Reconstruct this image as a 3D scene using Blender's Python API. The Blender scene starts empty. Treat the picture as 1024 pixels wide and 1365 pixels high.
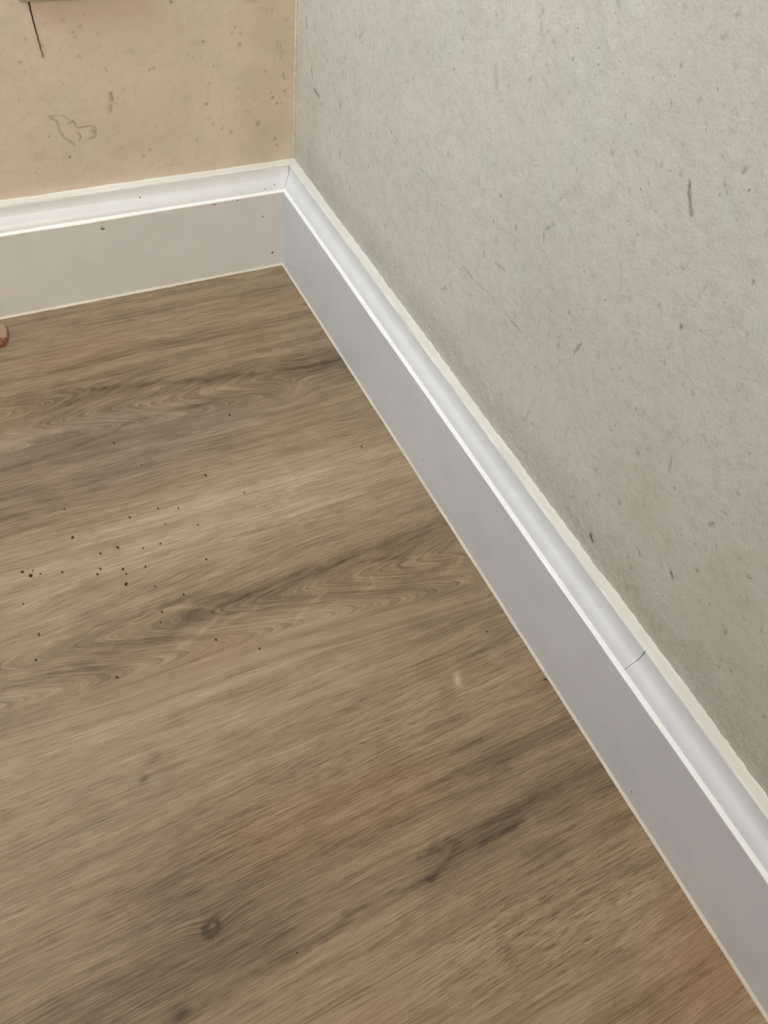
import bpy, bmesh, math, random
import numpy as np
from mathutils import Matrix, Vector

# ------------------------------------------------------------------ camera, light, exposure
scene = bpy.context.scene
COL = scene.collection
cam_d = bpy.data.cameras.new('camera')
cam = bpy.data.objects.new('camera', cam_d); COL.objects.link(cam)
R3 = Matrix(((0.89006, 0.294382, -0.348041), (-0.441654, 0.74592, -0.498543), (0.112849, 0.597447, 0.793928)))
cam.matrix_world = Matrix.Translation((-0.311387, -0.736128, 0.550635)) @ R3.to_4x4()
cam_d.sensor_fit = 'HORIZONTAL'; cam_d.sensor_width = 36.0
cam_d.lens = 36.0 * 1016.7 / 1024.0
cam_d.clip_start = 0.01
scene.camera = cam

world = bpy.data.worlds.new('room_daylight'); scene.world = world; world.use_nodes = True
bg = world.node_tree.nodes['Background']
bg.inputs[0].default_value = (0.93, 1.0, 1.07, 1); bg.inputs[1].default_value = 0.34

def area(name, loc, target, sx, sy, power, col):
    d = bpy.data.lights.new(name, 'AREA'); d.shape = 'RECTANGLE'; d.size = sx; d.size_y = sy
    d.energy = power; d.color = col
    o = bpy.data.objects.new(name, d); COL.objects.link(o); o.location = loc
    o.rotation_euler = (Vector(target) - Vector(loc)).to_track_quat('-Z', 'Y').to_euler()
    return o
area('added_corner_light', (-0.70, -0.18, 1.0), (0.0, -0.20, 0.32), 0.5, 0.5, 3.2, (0.88, 1.0, 1.09)).data.spread = math.radians(115)  # added unseen area light, placed and narrowed to grade the walls from the corner
area('warm_room_light', (-0.28, -3.3, 1.5), (-0.2, 0.0, 0.15), 1.0, 1.0, 46.0, (1.0, 0.81, 0.59))

scene.view_settings.view_transform = 'Standard'
scene.view_settings.look = 'None'
scene.view_settings.gamma = 1.0
scene.view_settings.use_curve_mapping = False
scene.view_settings.exposure = 0.07

RIGHT_MARKS = [([(-495.3,367.2),(-498.6,361.5),(-504.3,355.6)],1.84,0.7),([(-544.0,132.2),(-548.9,128.5)],1.69,1.0),([(-529.7,305.0)],2.0,0.8),([(-606.6,173.7),(-609.7,171.3)],1.39,0.9),([(-553.4,349.6)],1.41,0.5),([(-564.8,328.1)],1.46,0.45),([(-496.0,320.3)],1.37,0.55),([(-418.0,331.4)],1.56,0.7),([(-427.9,326.0)],1.3,0.45),([(-467.4,234.4),(-470.4,244.3)],1.46,0.55),([(-470.4,244.3),(-466.3,223.7)],0.76,0.2),([(-474.4,309.0),(-482.3,294.8),(-487.6,291.9)],0.68,0.25),([(-531.3,337.0),(-531.1,318.4)],0.75,0.25),([(-410.0,277.2),(-406.4,284.2),(-414.1,294.2)],0.96,0.45),([(-413.6,275.2)],1.44,0.35),([(-513.9,254.7),(-518.7,255.3)],1.34,0.4),([(-548.3,279.8)],1.23,0.35),([(-523.9,238.3)],1.09,0.5),([(-488.9,183.7)],1.23,0.6),([(-468.3,194.5)],1.03,0.4),([(-278.5,343.9),(-278.7,345.8)],1.48,0.55),([(-281.0,337.6)],1.49,0.35),([(-292.9,310.2)],1.23,0.35),([(-352.2,388.6)],2.11,0.35),([(-309.6,370.6)],2.28,0.25),([(-367.9,379.1)],2.11,0.35),([(-376.7,387.9)],2.05,0.25),([(-320.4,344.3),(-325.1,335.9)],3.77,0.2),([(-465.2,390.9)],1.46,0.45),([(-462.0,407.0)],1.77,0.35),([(-474.5,364.7)],1.52,0.45),([(-488.2,367.5)],1.48,0.4),([(-520.4,386.0),(-521.1,388.6)],1.36,0.5),([(-506.3,386.3)],1.74,0.3),([(-514.5,376.9)],1.75,0.4),([(-489.5,393.7)],1.75,0.3),([(-438.7,401.9)],1.47,0.25),([(-104.1,222.4),(-103.2,218.0)],1.61,0.6),([(-21.9,258.9),(-24.3,251.8)],1.78,0.6),([(-37.4,223.6),(-41.6,216.7)],1.83,0.55),([(-46.2,207.2),(-57.0,206.6)],2.85,0.6),([(-39.1,143.4)],2.3,0.5),([(-40.2,153.3)],3.03,0.35),([(-27.1,238.9)],2.09,0.3),([(-108.1,177.4)],4.24,0.3),([(-84.1,187.4)],2.13,0.3),([(-167.5,197.1)],1.98,0.5),([(-136.6,159.7)],1.76,0.6),([(-126.5,159.2)],1.42,0.4),([(-136.2,293.3),(-129.2,286.1)],1.81,0.3),([(-109.1,283.8)],1.87,0.3),([(-207.2,240.3),(-210.8,237.2)],1.52,0.3),([(-168.4,250.7),(-223.2,240.5),(-251.4,240.9),(-275.7,242.1)],0.99,0.18),([(-223.8,296.8),(-222.1,294.5)],1.67,0.35),([(-243.9,202.4)],1.49,0.6),([(-379.0,269.6)],1.3,0.55),([(-310.1,139.7)],1.53,0.8),([(-296.7,174.7)],1.48,0.45),([(-351.9,233.3),(-354.2,230.4)],1.19,0.5),([(-308.2,209.0),(-311.6,199.7)],0.82,0.3),([(-368.1,234.8),(-379.7,236.5)],1.6,0.35),([(-332.5,207.2),(-347.7,206.4)],1.26,0.4),([(-347.7,206.4),(-379.0,210.3)],0.91,0.25),([(-393.3,208.9),(-413.8,208.8)],1.19,0.4),([(-419.6,247.7)],1.3,0.55),([(-428.5,228.3)],1.22,0.5),([(-435.3,243.6)],1.19,0.45),([(-439.4,196.9)],1.58,0.5),([(-448.5,211.0)],1.54,0.35),([(-528.6,241.6)],1.35,0.4),([(-550.2,227.2)],1.35,0.4),([(-565.8,237.3),(-568.8,230.5)],1.74,0.35),([(-551.6,177.0)],2.93,0.35),([(-535.5,165.7)],2.02,0.35),([(-609.5,239.4)],1.65,0.35),([(-579.6,163.1),(-583.8,160.2)],1.26,0.5),([(-583.5,143.5)],1.7,0.5),([(-619.0,193.5)],2.21,0.45),([(-545.2,218.5)],3.22,0.25),([(-643.2,221.3)],2.46,0.35),([(-663.9,160.0)],1.07,0.8),([(-631.1,177.7)],1.08,0.5),([(-636.8,182.4)],1.06,0.5),([(-650.8,209.1)],1.66,0.4),([(-632.7,225.0)],2.47,0.3),([(-448.2,152.3),(-449.3,162.9)],1.23,0.4),([(-438.4,130.0)],1.74,0.35),([(-403.6,142.1)],1.77,0.35),([(-667.2,202.4)],2.06,0.4),([(-672.4,160.2)],2.21,0.3),([(-701.9,158.5)],2.15,0.4),([(-652.9,127.3)],1.91,0.3)]
LEFT_MARKS = [([(-236.6,187.1),(-234.2,184.1),(-231.3,181.8),(-230.3,177.7),(-230.5,173.3),(-228.0,166.5),(-224.1,162.8),(-219.9,158.5)],1.27,0.55),([(-230.8,181.5),(-230.2,172.6)],1.08,0.7),([(-236.6,187.1),(-231.5,186.1),(-224.6,186.2),(-221.2,182.6)],1.61,0.28),([(-221.3,178.2),(-216.7,180.1),(-214.8,173.9),(-211.0,173.4),(-203.0,174.1),(-198.6,172.0),(-199.2,164.2),(-205.1,162.8)],1.37,0.42),([(-215.3,169.4),(-213.1,166.7),(-214.4,162.0)],1.38,0.5),([(-200.8,168.5)],4.18,0.35),([(-179.6,200.6),(-179.8,195.3)],3.13,0.6),([(-181.2,190.8),(-183.0,184.2)],2.61,0.42),([(-178.6,210.3)],2.69,0.2),([(-116.8,270.6)],1.94,0.85),([(-90.8,237.2)],1.91,0.55),([(-59.8,247.5)],1.78,0.55),([(-63.6,242.2)],2.06,0.4),([(-56.1,232.1)],3.49,0.35),([(-54.3,241.5)],2.76,0.3),([(-15.9,230.4),(-15.9,217.1)],1.14,0.5),([(-19.7,235.9),(-18.9,222.7)],0.85,0.3),([(-13.4,203.1),(-11.8,198.1)],1.47,0.5),([(-10.9,186.6)],1.65,0.7),([(-23.6,181.4)],2.24,0.6),([(-19.7,175.1)],1.96,0.5),([(-39.9,157.1)],3.81,0.45),([(-31.3,206.8)],2.18,0.35),([(-91.4,182.0)],2.9,0.5),([(-87.8,200.4)],2.13,0.35),([(-94.0,223.5)],2.07,0.3),([(-76.1,159.1),(-77.8,156.3)],1.49,0.4),([(-68.7,152.2)],3.02,0.35),([(-86.8,161.9)],1.63,0.4),([(-104.6,149.1)],2.24,0.35),([(-21.3,139.3)],3.13,0.45),([(-19.6,132.7)],2.36,0.4),([(-59.1,193.5)],2.18,0.3),([(-226.6,148.0)],1.69,0.75),([(-240.2,169.0)],2.05,0.4),([(-138.3,218.8)],2.04,0.4),([(-141.9,217.9)],2.04,0.35),([(-180.2,220.0)],1.46,0.45),([(-181.9,250.4)],1.92,0.35),([(-202.4,253.0)],2.52,0.3),([(-240.8,250.5)],1.86,0.3),([(-248.8,232.6)],1.89,0.4),([(-201.3,234.1)],3.23,0.2),([(-151.5,144.6)],3.66,0.3),([(-158.1,139.4)],2.94,0.3),([(-49.1,267.5),(-37.1,266.3)],1.34,0.3),([(-180.6,221.9)],1.99,0.3),([(-208.3,262.4)],2.49,0.25),([(-7.9,251.7),(-10.8,249.4)],1.4,0.3),([(-78.9,214.3),(-83.8,216.1)],1.41,0.25)]
SPECKS = [(-0.3712,-0.3368,1.21),(-0.3661,-0.3428,1.51),(-0.3635,-0.3384,0.67),(-0.3587,-0.3435,0.73),(-0.3276,-0.3178,1.26),(-0.3107,-0.3418,0.94),(-0.3145,-0.3569,0.92),(-0.3179,-0.361,0.92),(-0.3429,-0.3484,0.91),(-0.2964,-0.3411,1.13),(-0.2981,-0.3637,1.11),(-0.297,-0.3688,0.8),(-0.2996,-0.3786,1.4),(-0.2809,-0.3683,0.93),(-0.2789,-0.3894,0.73),(-0.2774,-0.3496,0.69),(-0.263,-0.3504,0.83),(-0.2531,-0.3324,0.65),(-0.279,-0.3144,0.97),(-0.2541,-0.3138,0.72),(-0.238,-0.3201,0.86),(-0.2281,-0.3433,0.78),(-0.2045,-0.2928,1.03),(-0.2329,-0.3798,0.95),(-0.2604,-0.4055,0.91),(-0.2808,-0.4142,0.9),(-0.2846,-0.4229,0.65),(-0.3764,-0.3662,0.65),(-0.3711,-0.3977,0.86),(-0.1788,-0.3243,0.81),(-0.3774,-0.4182,0.84),(-0.2216,-0.4746,0.88),(-0.3271,-0.4551,1.01),(-0.0555,-0.3119,0.94),(-0.0452,-0.5329,0.81),(-0.0233,-0.5888,0.84),(-0.2535,-0.2607,0.68),(-0.2695,-0.2265,0.97),(-0.1592,-0.2293,0.95),(-0.3271,-0.2859,0.84),(-0.2749,-0.6798,0.61),(-0.2499,-0.4541,0.88),(-0.1303,-0.5411,0.65)]
GRAIN_FIGURES = [([(-368.6,-407.0),(-330.0,-409.4),(-304.8,-412.9),(-286.5,-411.1),(-263.5,-415.5),(-243.7,-426.8),(-237.2,-433.3)],1.72,0.5),([(-237.2,-433.3),(-246.1,-437.6),(-263.1,-446.3),(-282.4,-450.7)],3.02,0.4),([(-204.5,-436.4),(-213.4,-439.5),(-224.8,-439.2),(-238.9,-443.6),(-248.6,-446.7)],3.07,0.4),([(-218.5,-430.6),(-206.6,-433.2)],4.28,0.3),([(-153.8,-445.9),(-176.8,-457.1),(-185.8,-463.0)],2.51,0.3),([(-144.1,-459.3),(-162.7,-463.0)],2.49,0.3),([(-102.3,-437.9),(-61.7,-445.2),(-35.6,-453.3),(-25.9,-460.6)],1.94,0.3),([(-25.9,-460.6),(-36.4,-468.2),(-52.2,-469.2)],3.98,0.3),([(-127.7,-446.3),(-112.7,-444.4),(-111.6,-457.0),(-127.2,-460.0)],2.54,0.25),([(-423.3,-532.6),(-395.1,-532.5)],3.93,0.2),([(-362.8,-194.4),(-337.2,-195.2),(-310.7,-195.1)],6.1,0.4),([(-285.9,-146.6),(-217.4,-162.2),(-145.6,-177.5),(-68.5,-189.3),(-10.7,-194.9)],5.09,-0.35),([(-237.9,-182.4),(-187.2,-186.4),(-154.7,-185.7)],5.09,0.35),([(-368.0,-223.5),(-329.9,-223.1),(-274.4,-213.7),(-244.3,-205.4),(-200.5,-204.6),(-163.6,-207.1)],3.31,-0.4),([(-363.7,-199.8),(-319.8,-206.6),(-270.9,-199.7),(-225.5,-190.1)],2.7,0.2),([(-294.5,-407.8),(-264.6,-409.1),(-230.4,-419.5),(-212.5,-423.1)],5.37,-0.3),([(-261.1,-426.9),(-271.8,-431.9),(-282.6,-438.0)],9.58,-0.25),([(-178.8,-421.3),(-131.7,-424.3),(-75.5,-443.0)],3.78,-0.25),([(-103.1,-468.5),(-70.5,-461.7),(-39.6,-460.2)],4.43,-0.25),([(-177.3,-662.2),(-154.1,-663.3),(-148.8,-666.8),(-159.6,-673.0),(-177.4,-678.7)],3.59,-0.4),([(-238.5,-672.8),(-218.0,-675.2),(-201.4,-675.5),(-177.4,-678.7)],2.92,-0.35),([(-136.3,-674.8),(-120.3,-674.0),(-99.4,-673.1)],3.64,-0.45),([(-117.0,-703.4),(-52.5,-703.6),(3.6,-703.4)],1.54,-0.35),([(-350.5,-682.9),(-307.4,-679.7),(-271.9,-677.5),(-234.9,-676.4)],4.43,-0.25),([(-342.6,-686.8),(-304.7,-685.4),(-269.8,-684.5),(-232.3,-682.4)],2.66,0.22),([(-440.0,-626.2),(-402.1,-627.6),(-371.7,-631.1),(-348.2,-630.1)],2.64,0.22),([(-442.4,-639.3),(-392.6,-642.9),(-345.6,-652.5)],4.33,-0.2),([(-323.0,-641.2),(-317.9,-640.8),(-313.7,-644.2)],1.42,-0.6),([(-323.1,-641.6),(-323.2,-646.2),(-318.8,-650.5)],1.65,-0.5),([(-313.7,-644.2),(-315.5,-648.0)],1.42,-0.5),([(-313.0,-654.7),(-293.0,-667.4),(-268.4,-669.0)],3.75,-0.15),([(-349.0,-616.6),(-321.0,-620.3),(-284.4,-617.5)],2.85,-0.2),([(-231.7,-620.9),(-180.4,-622.4),(-119.1,-623.9)],2.05,-0.2),([(-233.7,-625.4),(-183.1,-627.9),(-122.6,-630.1)],2.04,0.18),([(-403.7,-423.2),(-372.5,-425.6),(-345.1,-425.3),(-323.3,-427.7)],2.76,0.2),([(-360.0,-442.2),(-338.1,-441.8)],5.57,-0.2),([(-97.2,-295.2),(-48.1,-292.7),(-1.2,-299.3)],2.88,0.15),([(-274.6,-359.6),(-211.2,-364.5),(-144.3,-371.3),(-102.2,-375.4)],1.57,-0.35),([(-272.4,-362.9),(-212.2,-367.5),(-145.6,-374.3),(-103.6,-378.5)],1.57,0.3),([(-405.3,-432.1),(-379.6,-433.7),(-353.0,-435.3)],5.47,-0.2),([(-323.3,-527.9),(-315.7,-523.7)],3.17,-0.3),([(-331.2,-536.9),(-328.3,-536.0)],3.13,-0.4),([(-134.3,-576.6),(-111.9,-576.7),(-78.6,-577.9)],1.71,-0.3),([(-149.4,-585.8),(-127.1,-586.2),(-104.2,-586.6)],1.68,-0.35),([(-123.8,-609.6),(-97.2,-609.0)],1.95,-0.5),([(-166.2,-568.9),(-137.3,-568.8)],1.69,-0.35),([(-86.6,-555.8),(-90.8,-565.7)],5.36,0.4),([(-388.0,-335.3),(-319.7,-343.7),(-239.2,-349.1)],4.8,0.2)]

rng = np.random.default_rng(7)
random.seed(11)

# ------------------------------------------------------------------ helpers
class NT:
    """tiny node-tree builder"""
    def __init__(self, name):
        self.m = bpy.data.materials.new(name); self.m.use_nodes = True
        self.t = self.m.node_tree; self.n = self.t.nodes; self.n.clear()
        self.out = self.n.new('ShaderNodeOutputMaterial')
        self.b = self.n.new('ShaderNodeBsdfPrincipled')
        self.t.links.new(self.b.outputs[0], self.out.inputs[0])
    def put(self, sock, v):
        if isinstance(v, bpy.types.NodeSocket): self.t.links.new(v, sock)
        else:
            if isinstance(v, tuple) and len(v) == 3 and sock.type == 'RGBA': v = (*v, 1)
            sock.default_value = v
    def math(self, op, a, b=0.0, c=None, clamp=False):
        n = self.n.new('ShaderNodeMath'); n.operation = op; n.use_clamp = clamp
        self.put(n.inputs[0], a); self.put(n.inputs[1], b)
        if c is not None: self.put(n.inputs[2], c)
        return n.outputs[0]
    def noise(self, vec, scale, detail=3.0, rough=0.5, dist=0.0):
        n = self.n.new('ShaderNodeTexNoise'); self.put(n.inputs['Vector'], vec)
        self.put(n.inputs['Scale'], scale); n.inputs['Detail'].default_value = detail
        n.inputs['Roughness'].default_value = rough; n.inputs['Distortion'].default_value = dist
        return n.outputs[0]
    def ramp(self, v, lo, hi, a=0.0, b=1.0, smooth=True):
        n = self.n.new('ShaderNodeMapRange'); n.interpolation_type = 'SMOOTHSTEP' if smooth else 'LINEAR'
        self.put(n.inputs[0], v); n.inputs[1].default_value = lo; n.inputs[2].default_value = hi
        n.inputs[3].default_value = a; n.inputs[4].default_value = b
        return n.outputs[0]
    def mix(self, f, a, b, mode='MIX'):
        n = self.n.new('ShaderNodeMix'); n.data_type = 'RGBA'; n.blend_type = mode
        self.put(n.inputs[0], f); self.put(n.inputs[6], a); self.put(n.inputs[7], b)
        return n.outputs[2]
    def attr(self, name):
        n = self.n.new('ShaderNodeAttribute'); n.attribute_name = name
        return n
    def pos(self):
        return self.n.new('ShaderNodeTexCoord').outputs['Object']
    def sep(self, v):
        n = self.n.new('ShaderNodeSeparateXYZ'); self.put(n.inputs[0], v); return n.outputs
    def comb(self, x, y, z=0.0):
        n = self.n.new('ShaderNodeCombineXYZ')
        for i, v in enumerate((x, y, z)): self.put(n.inputs[i], v)
        return n.outputs[0]
    def bump(self, h, dist, strength=1.0, prev=None):
        n = self.n.new('ShaderNodeBump'); n.inputs['Strength'].default_value = strength
        n.inputs['Distance'].default_value = dist; self.put(n.inputs['Height'], h)
        if prev is not None: self.put(n.inputs['Normal'], prev)
        return n.outputs[0]

def lin(r, g, b):
    f = lambda c: ((c / 255 + 0.055) / 1.055) ** 2.4 if c / 255 > 0.04045 else c / 255 / 12.92
    return (f(r), f(g), f(b))

def link(name, me, mat=None, parent=None, smooth=False):
    o = bpy.data.objects.new(name, me); COL.objects.link(o)
    if mat is not None: me.materials.append(mat)
    if parent is not None: o.parent = parent
    if smooth:
        me.polygons.foreach_set('use_smooth', [True] * len(me.polygons))
    return o

def from_bm(name, bm, mat=None, parent=None, smooth=False):
    bmesh.ops.recalc_face_normals(bm, faces=bm.faces)
    me = bpy.data.meshes.new(name); bm.to_mesh(me); bm.free()
    return link(name, me, mat, parent, smooth)

def tag(o, label=None, category=None, group=None, kind=None):
    for k, v in (('label', label), ('category', category), ('group', group), ('kind', kind)):
        if v: o[k] = v
    return o

def sweep(name, prof, path_pts, offs, mat, parent, smooth=False, n=1, wobble=0.0):
    """extrude a closed profile [(depth from wall, height)] along a straight run; offs maps
       (depth, height, station) to a point; mitred at the corner because offs uses the depth"""
    bm = bmesh.new(); rings = []
    for i in range(n + 1):
        s = i / n
        ring = []
        for k, (d, z) in enumerate(prof):
            ring.append(bm.verts.new(offs(d, z, s, k)))
        rings.append(ring)
    m = len(prof)
    for a, b in zip(rings[:-1], rings[1:]):
        for k in range(m):
            bm.faces.new((a[k], a[(k + 1) % m], b[(k + 1) % m], b[k]))
    bm.faces.new(rings[0]); bm.faces.new(list(reversed(rings[-1])))
    o = from_bm(name, bm, mat, parent)
    if smooth:
        me = o.data
        me.polygons.foreach_set('use_smooth', [True] * len(me.polygons))
        me.set_sharp_from_angle(angle=math.radians(40))
    return o

# ------------------------------------------------------------------ smooth value noise in numpy (for the carved mesh relief and stains)
def vnoise(x, y, scale, seed):
    r = np.random.default_rng(seed); N = 64
    g = r.random((N, N))
    u = x * scale + 17.3; v = y * scale + 9.1
    iu = np.floor(u).astype(int); iv = np.floor(v).astype(int)
    fu = u - iu; fv = v - iv
    fu = fu * fu * (3 - 2 * fu); fv = fv * fv * (3 - 2 * fv)
    a = g[iu % N, iv % N]; b = g[(iu + 1) % N, iv % N]; c = g[iu % N, (iv + 1) % N]; d = g[(iu + 1) % N, (iv + 1) % N]
    return (a * (1 - fu) + b * fu) * (1 - fv) + (c * (1 - fu) + d * fu) * fv

def paint_marks(u, v, marks):
    """u, v in metres; returns darkness 0..1 for scuffs, chips and pits at their places on the wall"""
    dark = np.zeros_like(u)
    wx = (vnoise(u, v, 900, 3) - .5) * .0012; wy = (vnoise(u, v, 900, 4) - .5) * .0012
    U = u + wx; V = v + wy
    br = .55 + .45 * vnoise(u, v, 500, 5)
    for pts, w, d in marks:
        w = w / 1000 * .5
        P = [(a / 1000, b / 1000) for a, b in pts]
        if len(P) == 1: P = P * 2
        for (ax, ay), (bx, by) in zip(P[:-1], P[1:]):
            lo = (min(ax, bx) - 3 * w - .002, min(ay, by) - 3 * w - .002); hi = (max(ax, bx) + 3 * w + .002, max(ay, by) + 3 * w + .002)
            m = (u > lo[0]) & (u < hi[0]) & (v > lo[1]) & (v < hi[1])
            if not m.any(): continue
            x = U[m]; y = V[m]; dx, dy = bx - ax, by - ay; L = dx * dx + dy * dy
            t = np.clip(((x - ax) * dx + (y - ay) * dy) / L, 0, 1) if L > 1e-12 else 0
            r = np.hypot(x - ax - t * dx, y - ay - t * dy)
            s = np.exp(-(r / w) ** 2 * .8) * d * (br[m] if len(pts) > 1 else 1)
            dark[m] = np.maximum(dark[m], s)
    return dark

def grid_wall(name, u0, u1, v0, v1, step, full, place, marks, extra, mat, chip=.0005):
    """one wall: a dense carved patch where the photograph looks, coarse faces around it"""
    nu = int(round((u1 - u0) / step)); nv = int(round((v1 - v0) / step))
    us = np.linspace(u0, u1, nu + 1); vs = np.linspace(v0, v1, nv + 1)
    U, V = np.meshgrid(us, vs, indexing='ij'); U = U.ravel(); V = V.ravel()
    dark = paint_marks(U, V, marks)
    relief = (vnoise(U, V, 14, 21) - .5) * .0012 + (vnoise(U, V, 45, 22) - .5) * .0005 + (vnoise(U, V, 160, 23) - .5) * .00022
    edge = np.minimum.reduce([U - u0, u1 - U, V - v0, v1 - V]); fade = np.clip(edge / .012, 0, 1)
    relief = relief * fade - dark * chip
    ex, rel2 = extra(U, V); relief += rel2 * fade
    co = [place(U, V, relief)]
    idx = np.arange((nu + 1) * (nv + 1)).reshape(nu + 1, nv + 1)
    a = idx[:-1, :-1].ravel(); b = idx[1:, :-1].ravel(); c = idx[1:, 1:].ravel(); d = idx[:-1, 1:].ravel()
    quads = [np.stack([a, b, c, d], 1)]
    # the rest of the wall, and its back and sides
    fu0, fu1, fv0, fv1 = full
    n0 = len(U)
    eu = sorted({fu0, u0, u1, fu1}); ev = sorted({fv0, v0, v1, fv1})
    pts = []; q = []
    def P(u, v, t): pts.append((u, v, t)); return n0 + len(pts) - 1
    for i in range(len(eu) - 1):
        for j in range(len(ev) - 1):
            if eu[i] >= u0 - 1e-9 and eu[i + 1] <= u1 + 1e-9 and ev[j] >= v0 - 1e-9 and ev[j + 1] <= v1 + 1e-9: continue
            q.append((P(eu[i], ev[j], 0), P(eu[i + 1], ev[j], 0), P(eu[i + 1], ev[j + 1], 0), P(eu[i], ev[j + 1], 0)))
    B = -.09
    q.append((P(fu0, fv0, B), P(fu0, fv1, B), P(fu1, fv1, B), P(fu1, fv0, B)))
    for (x0, y0, x1, y1) in ((fu0, fv0, fu1, fv0), (fu1, fv0, fu1, fv1), (fu1, fv1, fu0, fv1), (fu0, fv1, fu0, fv0)):
        q.append((P(x0, y0, 0), P(x0, y0, B), P(x1, y1, B), P(x1, y1, 0)))
    p = np.array(pts); co.append(place(p[:, 0], p[:, 1], p[:, 2])); quads.append(np.array(q))
    co = np.concatenate(co); quads = np.concatenate(quads)
    me = bpy.data.meshes.new(name)
    me.from_pydata(co.tolist(), [], quads.tolist()); me.update()
    for nm, arr in (('scuff', dark), ('stain_tint', ex)):
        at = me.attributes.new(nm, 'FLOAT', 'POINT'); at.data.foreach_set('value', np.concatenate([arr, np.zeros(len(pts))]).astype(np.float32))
    bm = bmesh.new(); bm.from_mesh(me); bmesh.ops.remove_doubles(bm, verts=bm.verts[n0:] if False else [v for v in bm.verts[n0:]] if hasattr(bm.verts, 'ensure_lookup_table') and not bm.verts.ensure_lookup_table() else [], dist=1e-6); bm.to_mesh(me); bm.free()
    o = link(name, me, mat, None, smooth=True)
    me.set_sharp_from_angle(angle=math.radians(60))
    return o

# ------------------------------------------------------------------ materials
def wall_material(name, base, pink, green, spot_col, gran_dir, fine=1.0):
    m = NT(name); p = m.pos(); xyz = m.sep(p)
    b1 = m.noise(p, 16, 3, .55); b2 = m.noise(p, 38, 3, .6, .6); b3 = m.noise(p, 150, 4, .65)
    c = m.mix(m.ramp(b1, .38, .62), pink, green)
    c = m.mix(m.ramp(b2, .35, .7, 0, .55), c, base)
    c = m.mix(m.ramp(b3, .50, .74, 0, .30 * fine), c, tuple(x * .62 for x in base))
    b4 = m.noise(p, 75, 4, .6, .8)
    c = m.mix(m.ramp(b4, .50, .72, 0, .22 * fine), c, tuple(x * k for x, k in zip(base, (.68, .64, .58))))
    c = m.mix(m.ramp(b4, .48, .30, 0, .30 * fine), c, tuple(min(1, x * 1.10) for x in base))
    # small pale and dark flecks of rubbed paint
    f1 = m.noise(p, 420, 3, .6); c = m.mix(m.ramp(f1, .60, .76, 0, .40 * fine), c, tuple(x * .5 for x in base))
    f2 = m.noise(m.comb(m.math('ADD', xyz[0], 3.1), xyz[1], xyz[2]), 240, 3, .6)
    c = m.mix(m.ramp(f2, .58, .76, 0, .45 * fine), c, tuple(min(1, x * 1.22) for x in base))
    f3 = m.noise(m.comb(xyz[0], m.math('ADD', xyz[1], 1.7), xyz[2]), 95, 2, .5)
    c = m.mix(m.ramp(f3, .66, .80, 0, .45 * fine), c, spot_col)
    f5 = m.noise(m.comb(xyz[0], xyz[1], m.math('ADD', xyz[2], 2.3)), 300, 2, .5)
    c = m.mix(m.ramp(f5, .69, .78, 0, .60 * fine), c, spot_col)
    c = m.mix(m.math('MULTIPLY', m.attr('stain_tint').outputs['Fac'], 1.0), c, tuple(a * k for a, k in zip(base, (.80, .78, .68))))
    c = m.mix(m.math('MULTIPLY', m.attr('scuff').outputs['Fac'], 1.25, clamp=True), c, tuple(x * .62 for x in spot_col))
    m.put(m.b.inputs['Base Color'], c)
    m.b.inputs['Roughness'].default_value = .62; m.b.inputs['Specular IOR Level'].default_value = .35
    h = m.math('ADD', m.math('MULTIPLY', m.noise(p, 110, 4, .6, .5), .7), m.math('MULTIPLY', m.noise(p, 520, 3, .6), .30))
    g = m.ramp(xyz[2], .115, .175, 1.0, 0.0)
    h = m.math('ADD', h, m.math('MULTIPLY', m.math('MULTIPLY', m.noise(p, 700, 3, .7), g), gran_dir))
    nrm = m.bump(h, .0016 * fine, .6)
    m.put(m.b.inputs['Normal'], nrm)
    return m.m

M_WALL_R = wall_material('aged_grey_plaster', lin(209, 203, 191), lin(211, 201, 190), lin(205, 203, 189), lin(104, 96, 80), 2.6, 1.0)
M_WALL_L = wall_material('aged_cream_plaster', lin(205, 193, 175), lin(211, 194, 178), lin(200, 189, 168), lin(110, 96, 74), .2, .55)

def paint(name, col, rough=.32, bumpd=.00025, dirt=.05):
    m = NT(name); p = m.pos()
    n = m.noise(p, 30, 3, .5)
    c = m.mix(m.ramp(n, .35, .7, 0, 1), col, tuple(x * (1 - dirt) for x in col))
    n2 = m.noise(p, 260, 3, .6)
    c = m.mix(m.ramp(n2, .68, .8, 0, .12), c, lin(120, 112, 100))
    m.put(m.b.inputs['Base Color'], c); m.b.inputs['Roughness'].default_value = rough
    m.b.inputs['Specular IOR Level'].default_value = .45
    m.put(m.b.inputs['Normal'], m.bump(m.noise(p, 60, 3, .5), bumpd, .5))
    return m.m
M_BOARD = paint('white_skirting_paint', lin(214, 213, 211), .38)
M_MOULD = paint('white_moulding_paint', lin(228, 228, 226), .34)
M_BEAD = paint('bead_lit_paint', lin(250, 248, 242), .2, .0001, .02)  # same white raised to a lit tone: the upward ledge's brightness is painted in
M_CAULK = paint('cream_caulk', lin(234, 231, 221), .45, .0008, .05)
M_FCAULK = paint('floor_caulk', lin(220, 211, 197), .5, .0006, .12)

def plain(name, col, rough=.7, nscale=300, var=.35, bd=.0003):
    m = NT(name); p = m.pos(); n = m.noise(p, nscale, 3, .6)
    m.put(m.b.inputs['Base Color'], m.mix(m.ramp(n, .3, .7), col, tuple(x * (1 - var) for x in col)))
    m.b.inputs['Roughness'].default_value = rough
    m.put(m.b.inputs['Normal'], m.bump(n, bd, .6)); return m.m
M_DARK = plain('dark_crack', lin(60, 50, 40))
M_DIRT = plain('dark_dirt', lin(46, 37, 28))
M_PALE = plain('pale_dust', lin(214, 200, 180))
M_SPOT = plain('brown_spot', lin(122, 104, 82))

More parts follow.
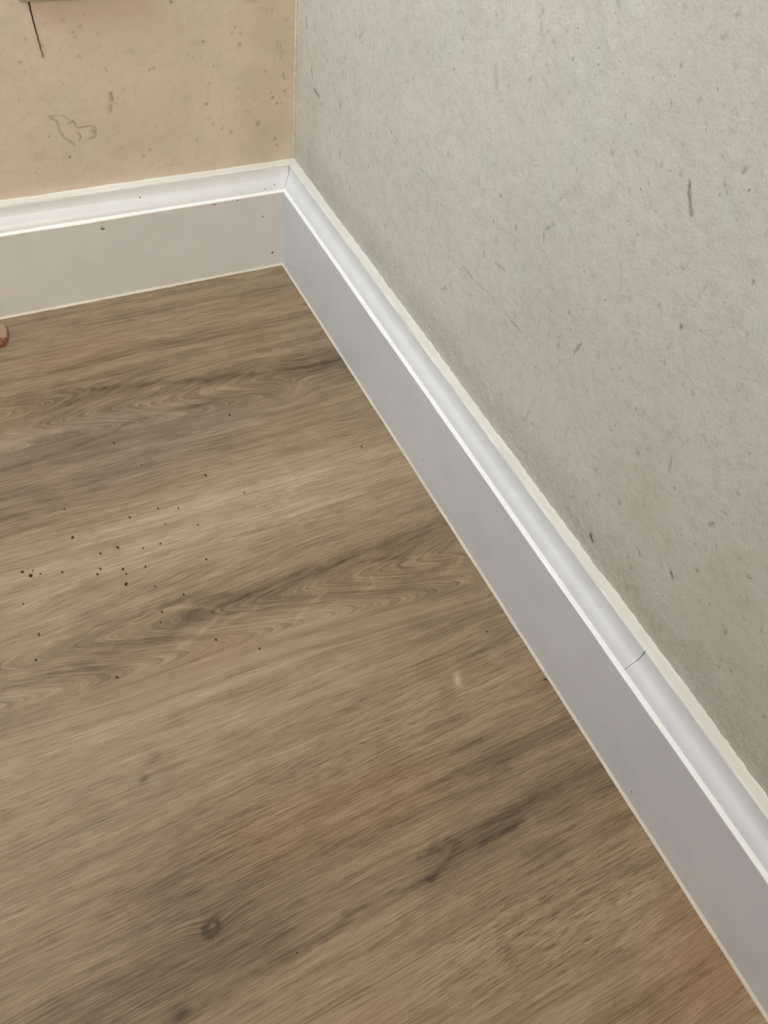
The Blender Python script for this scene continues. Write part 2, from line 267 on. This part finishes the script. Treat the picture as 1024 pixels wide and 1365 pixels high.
def wood_material():
    m = NT('grey_oak_laminate'); p = m.pos(); x, y, z = m.sep(p)
    g = m.attr('grain').outputs['Fac']; tone = m.attr('tone').outputs['Fac']
    warm = m.attr('warm').outputs['Fac']; pore = m.attr('pore').outputs['Fac']
    # growth-ring streaks follow the grain field
    wob = m.math('MULTIPLY', m.math('SUBTRACT', m.noise(m.comb(m.math('MULTIPLY', x, 14), m.math('MULTIPLY', y, 40)), 1, 2, .5), .5), .004)
    gg = m.math('ADD', g, wob)
    s1 = m.noise(m.comb(m.math('MULTIPLY', x, 3.0), m.math('MULTIPLY', gg, 75)), 1, 2, .5)
    s2 = m.noise(m.comb(m.math('MULTIPLY', x, 9), m.math('MULTIPLY', gg, 260), 3.3), 1, 3, .6)
    s3 = m.noise(m.comb(m.math('MULTIPLY', x, 25), m.math('MULTIPLY', gg, 900), 7.7), 1, 3, .65)
    t = m.math('ADD', m.math('MULTIPLY', m.math('SUBTRACT', s1, .5), .42), tone)
    t = m.math('ADD', t, m.math('MULTIPLY', m.math('SUBTRACT', s2, .5), .34))
    t = m.math('ADD', t, m.math('MULTIPLY', m.math('SUBTRACT', s3, .5), .74))
    blot = m.noise(m.comb(m.math('MULTIPLY', x, 26), m.math('MULTIPLY', y, 60), 1.0), 1, 3, .55)
    t = m.math('ADD', t, m.math('MULTIPLY', m.math('SUBTRACT', blot, .5), .34))
    s4 = m.noise(m.comb(m.math('MULTIPLY', x, 70), m.math('MULTIPLY', gg, 1500), 2.2), 1, 2, .6)
    t = m.math('ADD', t, m.math('MULTIPLY', m.math('SUBTRACT', s4, .5), .55))
    t = m.math('ADD', t, .5, clamp=True)
    n = m.n.new('ShaderNodeValToRGB'); m.put(n.inputs[0], t)
    cr = n.color_ramp; cr.interpolation = 'LINEAR'
    cr.elements[0].position = 0; cr.elements[0].color = (*lin(80, 65, 50), 1)
    cr.elements[1].position = 1; cr.elements[1].color = (*lin(195, 177, 149), 1)
    for pos_, col in ((.28, lin(120, 102, 81)), (.5, lin(147, 127, 102)), (.74, lin(168, 149, 121))):
        e = cr.elements.new(pos_); e.color = (*col, 1)
    c = n.outputs[0]
    c = m.mix(m.ramp(warm, 0, 1, 0, 1), c, m.mix(1.0, c, (1.10, .96, .84), 'MULTIPLY'))
    c = m.mix(m.ramp(warm, 0, -1, 0, 1), c, m.mix(1.0, c, (.95, .965, 1.10), 'MULTIPLY'))
    # short dark pores
    pv = m.comb(m.math('MULTIPLY', x, 75), m.math('MULTIPLY', gg, 1250), 5.0)
    pn = m.noise(pv, 1, 2, .5)
    thr = m.math('SUBTRACT', .73, m.math('MULTIPLY', pore, .17))
    pm = m.math('MULTIPLY', m.math('SUBTRACT', pn, thr), 9.0, clamp=True)
    c = m.mix(m.math('MULTIPLY', pm, .62), c, lin(84, 66, 46))
    m.put(m.b.inputs['Base Color'], c)
    m.put(m.b.inputs['Roughness'], m.ramp(s2, .3, .7, .46, .58)); m.b.inputs['Specular IOR Level'].default_value = .4
    h = m.math('SUBTRACT', m.math('MULTIPLY', s3, .35), pm)
    m.put(m.b.inputs['Normal'], m.bump(h, .00035, .55))
    return m.m
M_WOOD = wood_material()
M_SUB = plain('underlay', lin(90, 78, 62))

# ------------------------------------------------------------------ floor: laminate planks
floor = tag(from_bm('floor', (lambda bm: (bmesh.ops.create_cube(bm, size=1, matrix=Matrix.Translation((-1.2, -1.2, -.015)) @ Matrix.Diagonal((2.4, 2.4, .014, 1))), bm)[1])(bmesh.new()), M_SUB), kind='structure')

def blob(X, Y, cx, cy, sx, sy, amp, slope=0.0):
    return amp * np.exp(-((X - cx) / sx) ** 2 - ((Y - cy - slope * (X - cx)) / sy) ** 2)

def fields(X, Y):
    # grain field: rows of equal value are the growth lines
    warp = (vnoise(X * .3, Y, 10, 41) - .5) * .010 + (vnoise(X * .5, Y, 30, 42) - .5) * .003
    g = Y + warp
    def cathedral(g, ax, ay, ang, wy, reach, c, round_):
        """V-shaped growth lines pointing along +x around a heart line"""
        lx = X - ax; ly = Y - ay - ang * lx
        ly = ly + (vnoise(X * .6, Y, 26, 43) - .5) * .006
        r = np.sqrt(ly ** 2 + round_ ** 2)
        cc = r - c * lx
        w = np.exp(-(ly / wy) ** 4) * np.clip((lx + reach[0]) / .05, 0, 1) * np.clip((reach[1] - lx) / .05, 0, 1)
        w = w * w * (3 - 2 * w)
        return g * (1 - w) + (ay + cc) * w
    g = cathedral(g, -.17, -.437, -.10, .050, (.42, .19), .16, .006)
    g = cathedral(g, -.16, -.190, -.05, .036, (.30, .10), .22, .005)
    # knot
    kd = np.hypot((X + .318) / 1.5, Y + .645)
    g = g + .004 * np.exp(-(kd / .010) ** 2)
    t = np.zeros_like(X)
    # darker and lighter figure of the boards
    t += blob(X, Y, -.20, -.172, .26, .020, -.22, -.12) + blob(X, Y, -.02, -.200, .10, .028, -.20)
    t += blob(X, Y, -.30, -.215, .14, .030, -.16) + blob(X, Y, -.34, -.275, .10, .026, -.16)
    t += blob(X, Y, -.16, -.192, .045, .006, .26, .1) + blob(X, Y, -.35, -.186, .03, .006, .2)
    t += blob(X, Y, -.25, -.345, .30, .042, .26) + blob(X, Y, -.15, -.325, .12, .030, .14)
    t += blob(X, Y, -.24, -.43, .045, .016, -.20) + blob(X, Y, -.18, -.425, .16, .012, -.12)
    t += blob(X, Y, -.34, -.437, .05, .020, -.13) + blob(X, Y, -.06, -.44, .10, .035, -.16)
    t += blob(X, Y, -.36, -.50, .16, .040, .14) + blob(X, Y, -.22, -.50, .12, .035, .14)
    t += blob(X, Y, -.05, -.53, .06, .030, -.10) + blob(X, Y, -.14, -.57, .06, .022, .10)
    t += blob(X, Y, -.12, -.625, .22, .028, -.12) + blob(X, Y, -.06, -.675, .10, .030, -.24)
    t += blob(X, Y, -.165, -.672, .035, .012, -.24) + blob(X, Y, -.110, -.668, .03, .007, -.26, .05)
    t += blob(X, Y, -.31, -.655, .07, .030, -.24) + blob(X, Y, -.33, -.61, .05, .020, -.16) + blob(X, Y, -.40, -.665, .10, .02, -.18)
    t += blob(X, Y, -.24, -.705, .12, .022, .08) + blob(X, Y, -.10, -.75, .12, .025, .10)
    t += blob(X, Y, -.18, -.11, .30, .045, -.03)
    # printed figure: pale and dark growth lines
    wx = (vnoise(X, Y, 120, 91) - .5) * .004; wy = (vnoise(X, Y, 150, 92) - .5) * .003
    br = .35 + 1.1 * vnoise(X, Y, 190, 93)
    for pts_, w_, d_ in GRAIN_FIGURES:
        w_ = w_ / 1000 * .62; best = np.zeros_like(X)
        P_ = [(a / 1000, b / 1000) for a, b in pts_]
        for (ax, ay), (bx, by) in zip(P_[:-1], P_[1:]):
            m_ = (X > min(ax, bx) - .02) & (X < max(ax, bx) + .02) & (Y > min(ay, by) - .02) & (Y < max(ay, by) + .02)
            if not m_.any(): continue
            x_ = X[m_] + wx[m_]; y_ = Y[m_] + wy[m_]; dx, dy = bx - ax, by - ay
            tt = np.clip(((x_ - ax) * dx + (y_ - ay) * dy) / (dx * dx + dy * dy), 0, 1)
            r_ = np.hypot(x_ - ax - tt * dx, y_ - ay - tt * dy)
            best[m_] = np.maximum(best[m_], np.exp(-(r_ / w_) ** 2))
        t += best * d_ * br * .62
    # small marks in the print
    for cx, cy, sx, sy, a in ((-.32, -.525, .006, .004, -.22), (-.331, -.537, .004, .003, -.25), (-.348, -.437, .006, .003, -.25), (-.089, -.56, .003, .005, .42), (-.349, -.679, .006, .004, -.4),
                              (-.318, -.645, .006, .0045, -.35), (-.317, -.643, .002, .0018, .5)):
        t += blob(X, Y, cx, cy, sx, sy, a)
    # pale growth lines of the first cathedral
    w = blob(X, Y, -.05, -.80, .10, .06, .6) + blob(X, Y, -.20, -.60, .16, .03, .35) + blob(X, Y, -.40, -.60, .14, .05, .5) + blob(X, Y, -.17, -.345, .06, .015, .4)
    w += blob(X, Y, -.30, -.22, .22, .05, -.8) + blob(X, Y, -.18, -.44, .2, .04, .15) + blob(X, Y, -.17, -.67, .06, .02, -.5) + blob(X, Y, -.2, -.1, .2, .03, .25)
    w += (vnoise(X * .5, Y, 26, 51) - .5) * .8
    po = .25 + blob(X, Y, -.15, -.575, .12, .03, .75) + blob(X, Y, -.12, -.735, .16, .035, .8) + blob(X, Y, -.33, -.60, .10, .03, .4) + blob(X, Y, -.12, -.33, .14, .03, .35) + blob(X, Y, -.3, -.3, .2, .02, .25)
    po += (vnoise(X * .5, Y, 30, 61) - .5) * .7
    return g, t * .72, w, np.clip(po, 0, 1.1)

def plank(x0, x1, y0, y1, step, seed):
    bev = .00022
    x0 += .00004; x1 -= .00004; y0 += .00004; y1 -= .00004
    nx = max(1, int((x1 - x0) / step)); ny = max(1, int((y1 - y0) / step))
    inner = np.linspace(x0 + bev, x1 - bev, nx + 1)
    if step < .01: inner = np.concatenate([np.linspace(x0 + bev, -.48, 60)[:-1], np.linspace(-.48, x1 - bev, 265)])
    xs = np.concatenate([[x0], inner, [x1]])
    ys = np.concatenate([[y0], np.linspace(y0 + bev, y1 - bev, ny + 1), [y1]])
    X, Y = np.meshgrid(xs, ys, indexing='ij')
    Z = np.zeros_like(X); Z[0, :] = Z[-1, :] = -bev; Z[:, 0] = Z[:, -1] = -bev
    top = np.stack([X.ravel(), Y.ravel(), Z.ravel()], 1)
    NX, NY = X.shape; idx = np.arange(NX * NY).reshape(NX, NY)
    q = np.stack([idx[:-1, :-1].ravel(), idx[1:, :-1].ravel(), idx[1:, 1:].ravel(), idx[:-1, 1:].ravel()], 1).tolist()
    n0 = len(top); B = -.008
    bot = [(x0, y0, B), (x1, y0, B), (x1, y1, B), (x0, y1, B)]
    ring = [list(idx[:, 0]), list(idx[-1, :]), list(idx[::-1, -1]), list(idx[0, ::-1])]
    faces = q + [[n0 + 3, n0 + 2, n0 + 1, n0]]
    for k in range(4):
        r = [int(i) for i in ring[k]]
        faces.append([n0 + k, n0 + (k + 1) % 4] + r[::-1])
    me = bpy.data.meshes.new('plank')
    me.from_pydata(top.tolist() + bot, [], faces); me.update()
    Xf, Yf = top[:, 0], top[:, 1]
    g, t, w, po = fields(Xf, Yf)
    g = g + seed * .37                                   # each board is cut from its own stretch of grain
    for nm, arr in (('grain', g), ('tone', t), ('warm', w), ('pore', po)):
        at = me.attributes.new(nm, 'FLOAT', 'POINT'); at.data.foreach_set('value', np.concatenate([arr, np.zeros(4)]).astype(np.float32))
    return link('plank', me, M_WOOD, floor)

ROWS = [(-.2502, -.003, .0, 1), (-.7160, -.2502, .0, 2), (-1.1818, -.7160, .0, 3), (-1.6476, -1.1818, .3, 4), (-2.1134, -1.6476, .1, 5), (-2.398, -2.1134, .2, 6)]
for y0, y1, sh, sd in ROWS:
    near = sd <= 3
    plank(-1.35 - sh, -.003, y0, y1, .0018 if near else .02, sd)
    plank(-2.398, -1.35 - sh, y0, y1, .02, sd + 9)

# ------------------------------------------------------------------ walls
def extra_right(u, v):                     # u = y, v = z : brownish tint in blotches, stronger low beside the corner and towards the near end
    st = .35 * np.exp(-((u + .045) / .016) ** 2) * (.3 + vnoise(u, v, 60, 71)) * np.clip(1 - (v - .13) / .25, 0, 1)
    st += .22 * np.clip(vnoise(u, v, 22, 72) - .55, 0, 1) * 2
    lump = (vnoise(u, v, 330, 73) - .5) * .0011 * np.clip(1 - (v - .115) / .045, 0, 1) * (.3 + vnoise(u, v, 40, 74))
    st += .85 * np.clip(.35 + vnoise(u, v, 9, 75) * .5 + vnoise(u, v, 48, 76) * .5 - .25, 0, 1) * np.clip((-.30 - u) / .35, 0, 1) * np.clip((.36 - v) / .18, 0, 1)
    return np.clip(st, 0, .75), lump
def extra_left(u, v):
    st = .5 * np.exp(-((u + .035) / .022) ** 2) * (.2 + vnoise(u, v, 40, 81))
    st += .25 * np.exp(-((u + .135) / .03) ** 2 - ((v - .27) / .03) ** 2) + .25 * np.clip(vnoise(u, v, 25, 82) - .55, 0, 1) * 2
    # the flaked patch of filler: a shallow recess with a lip
    peel = np.exp(-(((u + .215) / .016) ** 2 + ((v - .174 + (u + .215) * .35) / .007) ** 2) ** 2)
    return np.clip(st, 0, .6), -peel * .0004

for _ in range(210):                       # many small pits and rub marks between the large ones
    a_, b_ = random.uniform(-.72, -.02), random.uniform(.12, .46)
    l_ = random.choice([0, 0, 1.5, 3]); t_ = random.uniform(0, 3.14)
    p_ = [(a_ * 1000, b_ * 1000)] + ([(a_ * 1000 + l_ * math.cos(t_), b_ * 1000 + l_ * math.sin(t_))] if l_ else [])
    RIGHT_MARKS.append((p_, random.uniform(.8, 1.9), random.uniform(.12, .42)))
for _ in range(45):
    LEFT_MARKS.append(([(random.uniform(-290, -8), random.uniform(122, 300))], random.uniform(.9, 2.6), random.uniform(.1, .3)))
wall_left = tag(grid_wall('wall_left', -.32, 0.0, .09, .35, .0011, (-2.4, 0.0, 0.0, 2.4),
                lambda u, v, r: np.stack([u, -r, v], 1), LEFT_MARKS, extra_left, M_WALL_L), kind='structure')
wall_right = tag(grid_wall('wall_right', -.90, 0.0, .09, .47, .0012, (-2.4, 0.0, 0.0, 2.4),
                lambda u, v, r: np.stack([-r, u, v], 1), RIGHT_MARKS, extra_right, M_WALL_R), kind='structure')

# thin plaster crack below the socket on the left wall
bm = bmesh.new(); pts = []
zz = np.linspace(.2355, .2835, 22)
for i, z_ in enumerate(zz):
    s = (z_ - .2355) / .048
    x_ = -.2304 - .0014 * min(1, s * 1.6) + .0004 * math.sin(z_ * 900) * (1 - s)
    w_ = .00022 + .00055 * s ** .8
    pts.append([bm.verts.new((x_ - w_, -.0012, z_)), bm.verts.new((x_ + w_, -.0012, z_)), bm.verts.new((x_ + w_ * .6, .0008, z_)), bm.verts.new((x_ - w_ * .6, .0008, z_))])
for a, b in zip(pts[:-1], pts[1:]):
    for k in range(4): bm.faces.new((a[k], a[(k + 1) % 4], b[(k + 1) % 4], b[k]))
bm.faces.new(pts[0]); bm.faces.new(pts[-1][::-1])
tag(from_bm('crack', bm, M_DARK, wall_left), label='thin dark vertical crack')

# pale ragged paint line in the corner where the two walls meet
bm = bmesh.new(); prev = None
for i in range(131):
    z_ = .118 + i * .0022
    w_ = .0011 + .0009 * random.random()
    r_ = [bm.verts.new((-w_, -.0002, z_)), bm.verts.new((-.0006, -.0011 - .0003 * random.random(), z_)), bm.verts.new((-.0002, -w_ * .7, z_)), bm.verts.new((.001, .001, z_))]
    if prev:
        for k in range(4): bm.faces.new((prev[k], prev[(k + 1) % 4], r_[(k + 1) % 4], r_[k]))
    else: bm.faces.new(r_)
    prev = r_
bm.faces.new(prev[::-1])
from_bm('corner_filler', bm, paint('corner_filler_paint', lin(220, 206, 186), .6, .0008, .2), wall_left)

# ------------------------------------------------------------------ baseboards
T = .0197
P_BOARD = [(0.0, .0005), (T, .0005), (T, .0895), (T - .0003, .0905), (T - .0009, .0912), (0.0, .0912)]
P_BEAD = [(T - .0001, .0900), (T + .0003, .0906), (T + .0002, .0915), (T - .0006, .0921), (T - .0022, .0924), (T - .0034, .0925), (T - .0036, .0912), (T - .0012, .0911)]
P_MOULD = [(0.0, .0912), (T - .0030, .0912), (T - .0032, .0932), (T - .0037, .0952), (T - .0048, .0976), (T - .0064, .0998), (T - .0080, .1016), (T - .0092, .1034),
           (T - .0100, .1056), (T - .0106, .1082), (T - .0109, .1110), (T - .0110, .1134), (T - .0113, .1138), (T - .0122, .1140), (0.0, .1140)]
def smooth_profile(P, a, b, n=4):
    """Catmull-Rom through the curved stretch of a profile so that it shades as one soft curve"""
    out = P[:a + 1]
    for i in range(a, b):
        p0, p1, p2, p3 = P[max(a, i - 1)], P[i], P[i + 1], P[min(b, i + 2)]
        for k in range(1, n + 1):
            t = k / n
            out.append(tuple(.5 * (2 * p1[j] + (p2[j] - p0[j]) * t + (2 * p0[j] - 5 * p1[j] + 4 * p2[j] - p3[j]) * t * t + (3 * p1[j] - p0[j] - 3 * p2[j] + p3[j]) * t ** 3) for j in (0, 1)))
    return out + P[b + 1:]
P_MOULD_S = smooth_profile(P_MOULD, 1, 11)
P_CAULK = [(.0002, .1130), (.0082, .1134), (.0087, .1141), (.0083, .1145), (.0066, .1147), (.0046, .1148), (.0026, .1149), (.0010, .1151), (-.0006, .1155)]
P_FLOOR = [(T - .0015, .0000), (T + .0017, .0000), (T + .0011, .0009), (T + .0001, .0020), (T - .0015, .0020)]
LEN = 2.3

def run(side, start=0.0, end=LEN, jit=0.0, seed=0, n=1):
    """mapping from (depth, height, station) to the room for one wall, mitred at the corner"""
    r = np.random.default_rng(seed); J = r.standard_normal((n + 1, 24)) * jit
    for _ in range(2): J[1:-1] = (J[:-2] + J[1:-1] * 1.5 + J[2:]) / 3.0
    def f(d, z, s, k):
        i = int(round(s * n)); dd = d + J[i, k % 24]; zz = max(z + J[i, (k + 7) % 24] * .7, 0.0 if z < .001 else .0003)
        # finer stations close to the corner
        L = start + (end - start) * (s if n == 1 else s ** 1.25)
        a = -(d if start == 0.0 and s == 0 else 0.0) - L
        if start == 0.0 and s == 0: a = -d
        return (a, -dd, zz) if side == 'left' else (-dd, a, zz)
    return f

def build_baseboard(side, label_name):
    b = sweep(label_name, P_BOARD, None, run(side), M_BOARD, None)
    tag(b, kind='structure')
    o = sweep('bead', P_BEAD, None, run(side, jit=.00008, seed=3, n=120), M_BEAD, b, True, 120)
    if side == 'left':
        sweep('moulding', P_MOULD_S, None, run(side), M_MOULD, b, True)
    else:                                    # two lengths of moulding meet at a hairline joint
        sweep('moulding', P_MOULD_S, None, run(side, 0.0, .6298), M_MOULD, b, True)
        sweep('moulding', [(d, z - (.00012 if .001 < d and z > .0915 else 0)) for i, (d, z) in enumerate(P_MOULD_S)], None, run(side, .6301, LEN), M_MOULD, b, True)
    sweep('caulk_line', P_CAULK, None, run(side, jit=.00032, seed=5 if side == 'left' else 6, n=420), M_CAULK, b, True, 420)
    sweep('floor_caulk', P_FLOOR, None, run(side, jit=.00016, seed=8, n=300), M_FCAULK, b, True, 300)
    return b
bb_left = build_baseboard('left', 'baseboard_left')
bb_right = build_baseboard('right', 'baseboard_right')

def line_strip(name, pts, w0, w1, mat, parent):
    """thin dark hair of a crack, laid into the surface along 3-D points"""
    bm = bmesh.new(); prev = None; n = len(pts)
    for i, p in enumerate(pts):
        p = Vector(p); w = w0 + (w1 - w0) * i / (n - 1)
        ring = [bm.verts.new(p + Vector((dx * w, dy * w, dz * w))) for dx, dy, dz in ((1, 0, 0), (0, 1, 0), (0, 0, 1), (-1, -1, -1))]
        if prev:
            for k in range(4): bm.faces.new((prev[k], prev[(k + 1) % 4], ring[(k + 1) % 4], ring[k]))
        else: bm.faces.new(ring)
        prev = ring
    bm.faces.new(prev[::-1])
    return from_bm(name, bm, mat, parent)

def mould_pts(side, along, k0, k1, off=.0001, slant=0.0):
    r = []
    for k in range(k0, k1 + 1):
        d, z = P_MOULD[k]; a = -(along + slant * (k - k0))
        r.append((a, -d - off, z + off) if side == 'left' else (-d - off, a, z + off))
    return r
tag(line_strip('joint_crack', mould_pts('right', .6305, 6, 12, slant=-.0002), .00002, .00024, M_DARK, bb_right), label='hairline dark crack at the moulding joint')
tag(line_strip('joint_crack', [(-d - .0002, -d - .0002, z) for d, z in P_MOULD[3:13]], .00030, .00018, M_SPOT, bb_left), label='dark gap in the corner mitre')

def spot(parent, loc, normal_axis, r, mat=M_SPOT, sx=1.0, sz=1.0):
    bm = bmesh.new(); bmesh.ops.create_icosphere(bm, subdivisions=1, radius=1)
    for v in bm.verts:
        v.co += Vector((random.uniform(-.15, .15),) * 3)
        k = Vector((r * sx, r * sx, r * sz)); k[normal_axis] = r * .18
        v.co = Vector((v.co.x * k.x, v.co.y * k.y, v.co.z * k.z)) + Vector(loc)
    return from_bm('dirt_spot', bm, mat, parent)
for x_, z_, r_, sx, sz in ((-.0328, .0178, .0014, 1, 1.1), (-.0439, .0659, .0011, 1, 1), (-.2129, .0821, .0022, 1.3, .5), (-.0975, .0890, .0012, 2.4, .45), (-.0712, .0893, .0010, 1.4, .5), (-.2135, .0845, .0008, .8, 1.2)):
    spot(bb_left, (x_, -T, z_), 1, r_, M_SPOT, sx, sz)
for x_, k, r_ in ((-.0281, 4, .0010), (-.0392, 3, .0009), (-.170, 7, .0011)):
    d, z = P_MOULD[k]; spot(bb_left, (x_, -d, z), 1, r_)
for y_, z_, r_ in ((-.3646, .0237, .0007), (-.691, .0125, .0008), (-.292, .0261, .0006)):
    spot(bb_right, (-T, y_, z_), 0, r_, M_SPOT)
for y_, k, r_ in ((-.3465, 1, .0009), (-.640, 1, .0008)):
    d, z = P_MOULD[k]; spot(bb_right, (-d, y_, z), 0, r_)

# ------------------------------------------------------------------ wall socket (only its lower edge is in the picture)
sock = bpy.data.objects.new('wall_socket', None); COL.objects.link(sock); sock.location = (-.196, 0, .3225)
sock.empty_display_size = .03
tag(sock, 'grey-beige plastic wall socket cut by the top edge, above the thin crack', 'socket')
M_PLATE = plain('socket_plastic', lin(176, 166, 150), .4, 80, .08, .00005)
def rbox(name, cx, cy, cz, sx, sy, sz, bev, mat, parent):
    bm = bmesh.new(); bmesh.ops.create_cube(bm, size=1, matrix=Matrix.Translation((cx, cy, cz)) @ Matrix.Diagonal((sx, sy, sz, 1)))
    bmesh.ops.bevel(bm, geom=bm.edges[:] + bm.verts[:], offset=bev, segments=3, profile=.5, affect='EDGES')
    return from_bm(name, bm, mat, parent, True)
rbox('faceplate', 0, -.0062, 0, .088, .0110, .084, .0028, M_PLATE, sock)
bm = bmesh.new()
bmesh.ops.create_cone(bm, cap_ends=True, segments=40, radius1=.0225, radius2=.0215, depth=.004, matrix=Matrix.Translation((0, -.0137, 0)) @ Matrix.Rotation(math.pi / 2, 4, 'X'))
from_bm('socket_well', bm, plain('socket_inner', lin(158, 148, 132), .45, 80, .08, .00005), sock, False)
for sx in (-1, 1):
    bm = bmesh.new(); bmesh.ops.create_cone(bm, cap_ends=True, segments=16, radius1=.0024, radius2=.0024, depth=.0014, matrix=Matrix.Translation((sx * .0095, -.0155, 0)) @ Matrix.Rotation(math.pi / 2, 4, 'X'))
    from_bm('contact_hole', bm, M_DARK, sock)

# ------------------------------------------------------------------ broken brown chip at the left edge of the picture
bm = bmesh.new()
outl = [(-.3290, -.0345), (-.3278, -.0400), (-.3284, -.0480), (-.3302, -.0560), (-.3345, -.0628), (-.3410, -.0650), (-.3490, -.0610), (-.3525, -.0500), (-.3480, -.0390), (-.3400, -.0325), (-.3330, -.0318)]
lay = []
for z_, s_ in ((.0004, .98), (.0016, 1.0), (.0032, .98), (.0042, .92)):
    cx, cy = -.341, -.048
    outl = [(x, y) for x, y in outl]
    lay.append([bm.verts.new((cx + (x - cx) * s_ + random.uniform(-.0003, .0003), cy + (y - cy) * s_ + random.uniform(-.0003, .0003), z_ + random.uniform(-.0002, .0004) + (.0010 * max(0, (y + .055) * 50) if z_ > .004 else 0))) for x, y in outl])
for a, b in zip(lay[:-1], lay[1:]):
    for k in range(len(outl)): bm.faces.new((a[k], a[(k + 1) % len(outl)], b[(k + 1) % len(outl)], b[k]))
bm.faces.new(lay[0][::-1]); f = bm.faces.new(lay[-1]); r = bmesh.ops.poke(bm, faces=[f])
for v in r['verts']: v.co.z += .0008
mc = NT('terracotta_chip'); p = mc.pos(); yy = mc.sep(p)[1]
n1 = mc.noise(p, 350, 3, .6)
cc = mc.mix(mc.ramp(mc.math('ADD', yy, mc.math('MULTIPLY', n1, .006)), -.0540, -.0515), lin(122, 72, 42), lin(168, 136, 110))
cc = mc.mix(mc.ramp(n1, .5, .72, 0, .7), cc, lin(178, 156, 124))
mc.put(mc.b.inputs['Base Color'], cc); mc.b.inputs['Roughness'].default_value = .75
mc.put(mc.b.inputs['Normal'], mc.bump(n1, .0008, .7))
tag(from_bm('broken_chip', bm, mc.m), 'reddish brown broken chip lying on the floor near the left baseboard', 'debris')

# ------------------------------------------------------------------ specks of dirt on the planks, each its own
SPECIAL = {1: 'largest dark dirt speck, at the lower left of the scattered specks',
           0: 'dark dirt speck just left of the largest speck near the left picture edge',
           12: 'second largest dark speck, lowest of the middle cluster on the pale plank',
           4: 'elongated dark speck above the other specks on the left of the floor',
           40: 'lone tiny dark speck at the bottom of the picture right of the knot',
           34: 'dark speck on the brown grain close to the right baseboard middle',
           35: 'dark speck touching the foot of the right baseboard beside rough grain',
           33: 'dark speck on the floor close to the right baseboard, beyond the pale band',
           42: 'single pale crumb on the floor, surrounded by dark specks only far away'}
def crumb(i, x, y, r, mat, group, label):
    bm = bmesh.new(); bmesh.ops.create_icosphere(bm, subdivisions=1, radius=1)
    e = random.uniform(.8, 1.35); a = random.uniform(0, 3.1)
    for v in bm.verts:
        q = v.co * random.uniform(.78, 1.15); q = Vector((q.x * e, q.y / e, q.z * .6)); q.rotate(Matrix.Rotation(a, 3, 'Z'))
        v.co = q * r
    mz = min(v.co.z for v in bm.verts)
    for v in bm.verts: v.co.z -= mz
    o = from_bm('dirt_speck' if mat is M_DIRT else 'pale_crumb', bm, mat); o.location = (x, y, .00002)
    tag(o, label, 'dirt' if mat is M_DIRT else 'crumb', group)
ORD = ['first', 'second', 'third', 'fourth', 'fifth', 'sixth', 'seventh', 'eighth', 'ninth', 'tenth', 'eleventh', 'twelfth', 'thirteenth', 'fourteenth', 'fifteenth']
BANDS = [(-.31, 9, 'on the grey streaked part of the floor'), (-.3445, -.31, 'in the upper half of the pale streak'),
         (-.38, -.3445, 'in the lower half of the pale streak'), (-9, -.38, 'on the brown grain nearer than the pale streak')]
names = {}
for lo, hi, where in BANDS:
    row = sorted((x, i) for i, (x, y, r) in enumerate(SPECKS) if lo <= y < hi and i != 42)
    for k, (x, i) in enumerate(row):
        names[i] = '%s dark dirt speck from the left %s' % (ORD[k], where)
for i, (x, y, r) in enumerate(SPECKS):
    if i == 42: crumb(i, x, y, r / 1000, M_PALE, None, 'single pale crumb on the open floor midway to the right baseboard')
    else: crumb(i, x, y, r * 1.05 / 1000, M_DIRT, 'scattered dark dirt specks', SPECIAL.get(i, names[i]))
